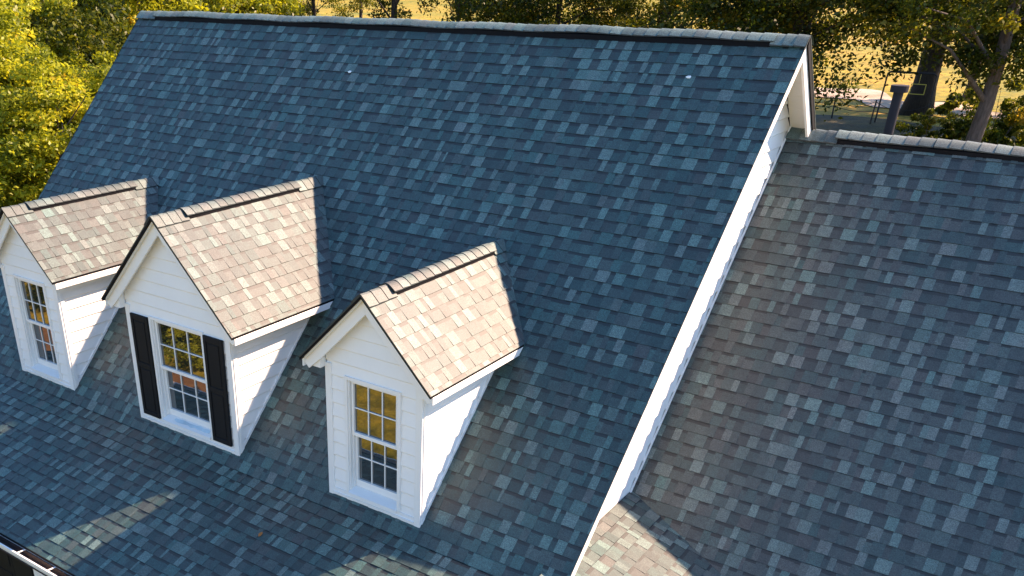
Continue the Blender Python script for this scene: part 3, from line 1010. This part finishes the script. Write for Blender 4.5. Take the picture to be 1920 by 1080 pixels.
CROWNS = {}
def crown(kind):
    if kind not in CROWNS:
        spec = dict(
            broad_g=(1, (5.2, 5.2, 4.2), 100, 260, 0.095, LEAF_G, 0.6, 0.4, -1, 0.3),
            broad_d=(2, (5.6, 5.6, 4.8), 130, 240, 0.10, LEAF_D, 0.6, 0.4, -1, 0.4),
            broad_y=(3, (4.6, 4.6, 4.2), 150, 200, 0.115, LEAF_Y, 0.6, 0.4, -1, 0.3),
            near_y=(4, (3.6, 3.6, 4.0), 230, 260, 0.085, LEAF_Y, 0.5, 0.5, -1, 0.5),
            big_d=(5, (7.2, 7.2, 4.6), 190, 260, 0.105, LEAF_DD, 0.55, 0.3, -1, 0.7),
            thin_g=(6, (4.0, 4.0, 4.6), 44, 200, 0.09, LEAF_G, 0.6, 0.2, -1, 0.5),
            bush=(7, (1.6, 1.6, 1.1), 40, 150, 0.07, LEAF_G, 0.7, 0.3, -0.6, 0.0))[kind]
        CROWNS[kind] = crown_mesh('crown', *spec)
    return CROWNS[kind]

made = {}
def tree(x, y, kind, ch, r0, label, rot=0.0, sc=(1, 1, 1), lean=(0, 0), bark=None, th=None, name='tree', group=None, seed=None, cat='tree'):
    """ch: height of the crown centre above the ground"""
    me, cl = crown(kind)
    t = empty(name, (x, y, gh(x, y)), label, cat, group)
    t.rotation_euler[2] = 0
    c = link('crown', me, t)
    c.location = (lean[0] * ch, lean[1] * ch, ch)
    c.rotation_euler[2] = rot
    c.scale = sc
    cr, sr = cos(rot), sin(rot)
    tg = [((q[0] * cr - q[1] * sr) * sc[0] + lean[0] * ch, (q[0] * sr + q[1] * cr) * sc[0] + lean[1] * ch, q[2] * sc[2]) for q in cl]
    tr = trunk_mesh('trunk', seed if seed is not None else int(abs(x * 7 + y * 13)), r0, th or ch + 1.5, ch, tg, bark or BARK, lean)
    tr.parent = t
    return t

def bush(x, y, s, label, group=None, m=None):
    me, cl = crown('bush')
    t = empty('bush', (x, y, gh(x, y)), label, 'bush', group)
    c = link('foliage', me, t); c.location = (0, 0, 0.75 * s); c.scale = (s, s, s * 1.1); c.rotation_euler[2] = x * 3
    mb = MB()
    rg = random.Random(int(abs(x * 31 + y)))
    for k in range(7):
        q = cl[k * 5]
        mb.tube([(0, 0, -0.1), (q[0] * 0.4 * s, q[1] * 0.4 * s, 0.5 * s), (q[0] * s * 0.9, q[1] * s * 0.9, q[2] * s + 0.8 * s)], [0.04, 0.025, 0.006], 5)
    o = mb.build('stem', [BARK]); o.parent = t
    return t

# right of the ridge end: big dark tree, leaning tree, grey trunk
tree(-9.3, 64.5, 'big_d', 11.8, 0.80, "massive dark trunked oak shading the yard behind the right wing", 0.4, (1.5, 1.5, 1.55), bark=BARKD, th=17)
tree(-2.05, 33.5, 'broad_g', 9.8, 0.33, "leaning grey brown tree right of the massive dark oak", 1.2, lean=(0.02, -0.03), bark=BARK, th=12)
tree(-11.8, 37.0, 'broad_g', 9.4, 0.33, "straight grey trunked tree behind the right end of the main ridge", 2.0, bark=BARK, th=12)
tree(1.2, 41.5, 'big_d', 8.7, 0.4, "dark leafy oak at the right edge of the photo", 2.6, bark=BARKD, th=11)
tree(-9.5, 33.6, 'big_d', 9.0, 0.3, "leafy dark oak whose trunk stands hidden behind the gable end", 1.4, (0.95, 0.95, 0.95), bark=BARKD, th=11)
tree(-11.2, 41.5, 'thin_g', 8.6, 0.16, "thin airy tree with drooping sprays between grey trunk and massive oak", 0.2)
tree(-20.0, 44.4, 'broad_g', 9.6, 0.30, "dark straight trunk above the right third of the ridge", 3.3, bark=BARKD, th=12)
tree(-25.0, 41.5, 'broad_d', 8.2, 0.27, "dense dark green tree above the middle right of the ridge", 4.0, bark=BARKD)
tree(-28.5, 43.5, 'broad_d', 7.6, 0.27, "dense low green tree above the middle of the ridge", 5.1)
tree(-31.0, 47.0, 'thin_g', 7.4, 0.22, "airy green tree just left of the dense low green tree", 0.9)
GB = "row of slim trees beyond the main ridge"
lab = ["widest brown trunk in the row of slim trees beyond the ridge", "slim dark trunk left of the widest brown trunk", "slim trunk with leafy sprigs, third in the row beyond the ridge",
       "very thin trunk over the bright field, beyond the ridge", "dark double looking trunk near the left part of the ridge", "pale thin trunk nearest the left part of the ridge", "slim dark tree right of the widest brown trunk"]
for i, (px, D, r0, kd) in enumerate([(-33.3, 37.1, 0.28, 'thin_g'), (-36.9, 38.5, 0.16, 'thin_g'), (-38.5, 36.0, 0.15, 'thin_g'), (-43.5, 41.5, 0.12, 'thin_g'), (-41.9, 36.0, 0.24, 'broad_g'), (-44.5, 33.2, 0.13, 'thin_g'), (-30.2, 39.2, 0.17, 'thin_g')]):
    tree(px, D, kd, 10.2 + (i % 3) * 0.5, r0, lab[i], i * 1.3, (0.9, 0.9, 0.95), bark=BARK if i % 2 else BARKD, th=12, group=GB)
tree(0.5, 70.5, 'big_d', 9.5, 0.4, "broad oak in the far yard shading the ground behind the right wing", 1.0, bark=BARKD, th=12)
tree(4.5, 63.5, 'big_d', 9.0, 0.4, "second broad oak in the far yard, right of the leaning tree", 2.0, bark=BARKD, th=12)
tree(-8.0, 76.0, 'broad_g', 9.5, 0.3, "green tree beyond the sandy patch", 3.0, th=12)
tree(-41.5, 30.5, 'broad_g', 7.0, 0.2, "green and gold tree over the left quarter of the ridge", 0.7)
tree(-38.0, 28.5, 'broad_y', 7.6, 0.15, "light golden tree over the left quarter of the ridge", 1.7)
# woods to the upper left
WL = [(-35.9, 20.5, 'broad_y', 8.4, 0.2, "thin dark trunked golden tree touching the left end of the ridge"),
      (-40.5, 27.0, 'broad_g', 8.0, 0.25, "green tree behind the left end of the ridge"),
      (-45.0, 30.0, 'broad_y', 7.0, 0.22, "golden leaved tree above the left quarter of the ridge"),
      (-39.0, 17.2, 'broad_d', 6.0, 0.25, "dark shaded tree filling the gap left of the roof"),  # shade of the wood put into its dark leaf colour
      (-46.0, 21.0, 'broad_g', 7.0, 0.25, "green woodland tree behind the shaded tree left of the roof"),
      (-52.0, 26.0, 'broad_d', 7.5, 0.3, "dark woodland tree far behind the left rake"),
      (-44.0, 13.0, 'broad_y', 8.5, 0.25, "tall golden tree in the top left corner"),
      (-52.0, 15.0, 'broad_g', 8.0, 0.25, "green tree behind the tall golden tree in the top left corner"),
      (-60.0, 24.0, 'broad_d', 8.0, 0.3, "far dark tree deep in the left wood"),
      (-33.0, 13.5, 'broad_d', 4.2, 0.2, "low dark tree just beyond the bright yellow tree"),
      (-58.0, 36.0, 'broad_g', 7.0, 0.3, "far green tree beyond the left part of the ridge"),
      (-66.0, 46.0, 'broad_d', 7.0, 0.3, "far dark tree on the edge of the bright field"),
      (-35.5, 24.5, 'broad_g', 4.8, 0.2, "low green tree just past the left end of the ridge")]
for i, (x, y, k, ch, r0, l) in enumerate(WL):
    tree(x, y, k, ch, r0, l, i * 0.9 + 0.3, bark=BARKD)
# bright yellow trees by the left rake
tree(-25.2, 7.8, 'near_y', 3.0, 0.18, "bright yellow green tree beside the left rake of the roof", 0.5, (1.0, 1.0, 0.85))
tree(-29.0, 7.0, 'near_y', 4.6, 0.2, "taller bright yellow tree at the left edge of the photo", 2.1, (1.05, 1.05, 1.0))
tree(-27.6, 12.0, 'near_y', 2.6, 0.16, "small golden tree behind the bright yellow green tree", 3.7, (0.9, 0.9, 0.8))
tree(-32.8, 10.3, 'near_y', 4.4, 0.2, "golden tree at the back of the yellow clump on the left", 4.4, (1.05, 1.05, 1.0))
bush(-22.6, 3.6, 1.3, "low light green bush under the yellow trees by the left rake")
bush(-24.5, 2.4, 1.5, "wide green bush at the foot of the yellow trees")
bush(-21.2, 5.6, 1.0, "small green bush nearest the left rake")
# bushes in the right yard
bush(-5.9, 49.0, 1.0, "yellowish bush between the iron frame and the flue pipe")
bush(-2.6, 47.0, 1.9, "dark bush left of the leaning tree")
bush(-0.8, 50.0, 1.5, "bush behind the leaning tree")
# trees in front of the house, seen only in the dormer windows
for i, (x, y, k, ch) in enumerate([(-29, -15.5, 'broad_g', 5.5), (-24, -21, 'broad_y', 5.5), (-36, -20, 'broad_d', 6.0), (-33, -10, 'broad_y', 5.0), (-15, -42, 'broad_g', 6.5), (-2, -50, 'broad_d', 7), (-44, -14, 'broad_g', 7)]):
    tree(x, y, k, ch, 0.22, ["green tree across the front lawn mirrored in a dormer window", "golden tree on the front lawn mirrored in a dormer window", "dark tree at the far left of the front lawn", "golden tree near the front left corner of the lawn", "green tree at the far side of the front lawn", "dark tree straight across the front lawn", "green tree on the far left boundary"][i], i * 1.1)

tree(-14.2, -13.4, 'near_y', 1.9, 0.08, "small feathery tree in the mulch bed mirrored in the middle dormer window", 1.0, (0.6, 0.6, 0.55))
tree(-20.8, -13.2, 'broad_g', 3.2, 0.12, "small green tree at the mulch bed mirrored in the left dormer window", 1.9, (0.55, 0.55, 0.7))
bush(-17.2, -12.6, 1.2, "round bush in the mulch bed between two small trees")
# far wood: a continuous belt of foliage nobody could count
r = np.random.default_rng(77)
n = 26000
an = r.uniform(0, 2 * pi, n)
rad = r.uniform(330, 380, n)
hh = (0.4 + 0.6 * (0.5 + 0.5 * np.sin(an * 37) * np.sin(an * 13 + 1))) * 17
pos = np.stack([rad * np.sin(an), rad * np.cos(an), GROUND + r.random(n) ** 0.7 * hh], 1)
nrm = r.normal(0, 1, (n, 3)); nrm /= np.linalg.norm(nrm, axis=1)[:, None]
a = np.cross(nrm, r.normal(0, 1, (n, 3))); a /= np.linalg.norm(a, axis=1)[:, None]; b = np.cross(nrm, a)
s = r.uniform(1.0, 2.4, n)[:, None]
v = np.stack([pos - a * s, pos - b * s, pos + a * s, pos + b * s], 1)
me = bpy.data.meshes.new('far_wood')
me.from_pydata(v.reshape(-1, 3).tolist(), [], np.arange(n * 4).reshape(-1, 4).tolist())
at = me.attributes.new('tone', 'FLOAT_COLOR', 'CORNER')
col = np.ones((n, 4)); col[:, :3] = np.clip(r.normal(0.4, 0.18, n), 0, 1)[:, None]
at.data.foreach_set('color', np.repeat(col, 4, axis=0).ravel())
me.materials.append(LEAF_G)
tag(link('far_wood', me), "belt of green woodland beyond the bright field", "woodland", kind='stuff')

# ------------------------------------------------------------------ yard things
fr = empty('swing_frame', (-9.0, 57.9, gh(-9.0, 57.9)), "dark iron swing frame standing in the yard behind the wing", "swing frame")
for s in (-1, 1):
    mb = MB(); mb.tube([(s * 1.42, 0, -0.2), (s * 1.4, 0.0, 1.6), (s * 1.36, 0, 2.92)], [0.055, 0.05, 0.05], 8)
    o = mb.build('leg', [IRON], fr)
mb = MB(); mb.tube([(-1.36, 0, 2.9), (-1.2, 0, 3.0), (1.2, 0, 3.0), (1.36, 0, 2.9)], [0.05, 0.06, 0.06, 0.05], 8)
mb.build('crossbar', [IRON], fr)
mb = MB()
for (x0, x1, z0, z1) in ((0.10, 0.95, 2.36, 2.40), (0.10, 0.95, 1.80, 1.84), (0.10, 0.14, 1.84, 2.36), (0.91, 0.95, 1.84, 2.36), (0.5, 0.52, 2.4, 2.95)):
    mb.box(x0, x1, -0.02, 0.02, z0, z1)
mb.build('hanging_frame', [YEL], fr)
posts = [(-15.6, 59.5), (-13.2, 58.6), (-10.5, 57.0), (-7.4, 57.2), (-4.6, 56.2)]
fe = empty('wire_fence', (posts[0][0], posts[0][1], gh(*posts[0])), "sagging wire fence on thin dark posts beside the sandy patch", "fence")
bx_, by_, bz_ = fe.location
for i, (x, y) in enumerate(posts):
    mb = MB(); z = gh(x, y)
    mb.tube([(x - bx_, y - by_, z - bz_ - 0.2), (x - bx_ + 0.05 * (-1) ** i, y - by_, z - bz_ + 1.45)], [0.05, 0.045], 7)
    mb.build('post', [IRON], fe)
mb = MB()
for i in range(len(posts) - 1):
    for hgt in (1.35, 0.8):
        pts = []
        for k in range(9):
            t = k / 8
            x = posts[i][0] + (posts[i + 1][0] - posts[i][0]) * t; y = posts[i][1] + (posts[i + 1][1] - posts[i][1]) * t
            z = gh(x, y) + hgt - 0.5 * 4 * t * (1 - t) * (0.9 if hgt > 1 else 0.3)
            pts.append((x - bx_, y - by_, z - bz_))
        mb.tube(pts, [0.018] * 9, 4)
mb.build('wire', [IRON], fe)

mb = MB()
lx, ly = -3.34, -5.135
lz = ZK + TB * (ly - YK) + 0.018
lp = [(0, 0.035, 0), (0.022, 0.01, 0.006), (0.018, -0.02, 0.002), (0, -0.035, 0), (-0.02, -0.012, 0.007), (-0.018, 0.014, 0.003)]
mb.face([(lx + p[0], ly + p[1], lz + TB * p[1] + p[2]) for p in lp])
mb.face([(lx + p[0], ly + p[1], lz + TB * p[1] + p[2] - 0.002) for p in lp[::-1]])
tag(mb.build('fallen_leaf', [mat_paint("dry_leaf", (0.45, 0.16, 0.03), 0.7, 0.3)]), "small orange leaf lying on the lower roof near the bottom of the photo", "leaf")
# two pale flecks lying on the big slope
def fleck(x, y, label):
    mb = MB()
    z = TA * y
    nrm = V3(0, -TA, 1) / SA; u = V3(1, 0, 0); v = V3(0, -1, -TA) / SA
    o_ = V3(x, y, z) + nrm * 0.015
    ring = [o_ + u * 0.028 * cos(k * pi / 3) * (1 + 0.3 * (k % 2)) + v * 0.02 * sin(k * pi / 3) for k in range(6)]
    for k in range(6):
        mb.face([ring[k], ring[(k + 1) % 6], o_ + nrm * 0.012])
    mb.face(ring[::-1])
    tag(mb.build('bird_dropping', [TRIM]), label, 'bird dropping')
fleck(-5.67, -0.60, "white fleck on the main slope under the middle of the ridge")
fleck(-1.06, -0.42, "small white fleck near the right end of the main slope")
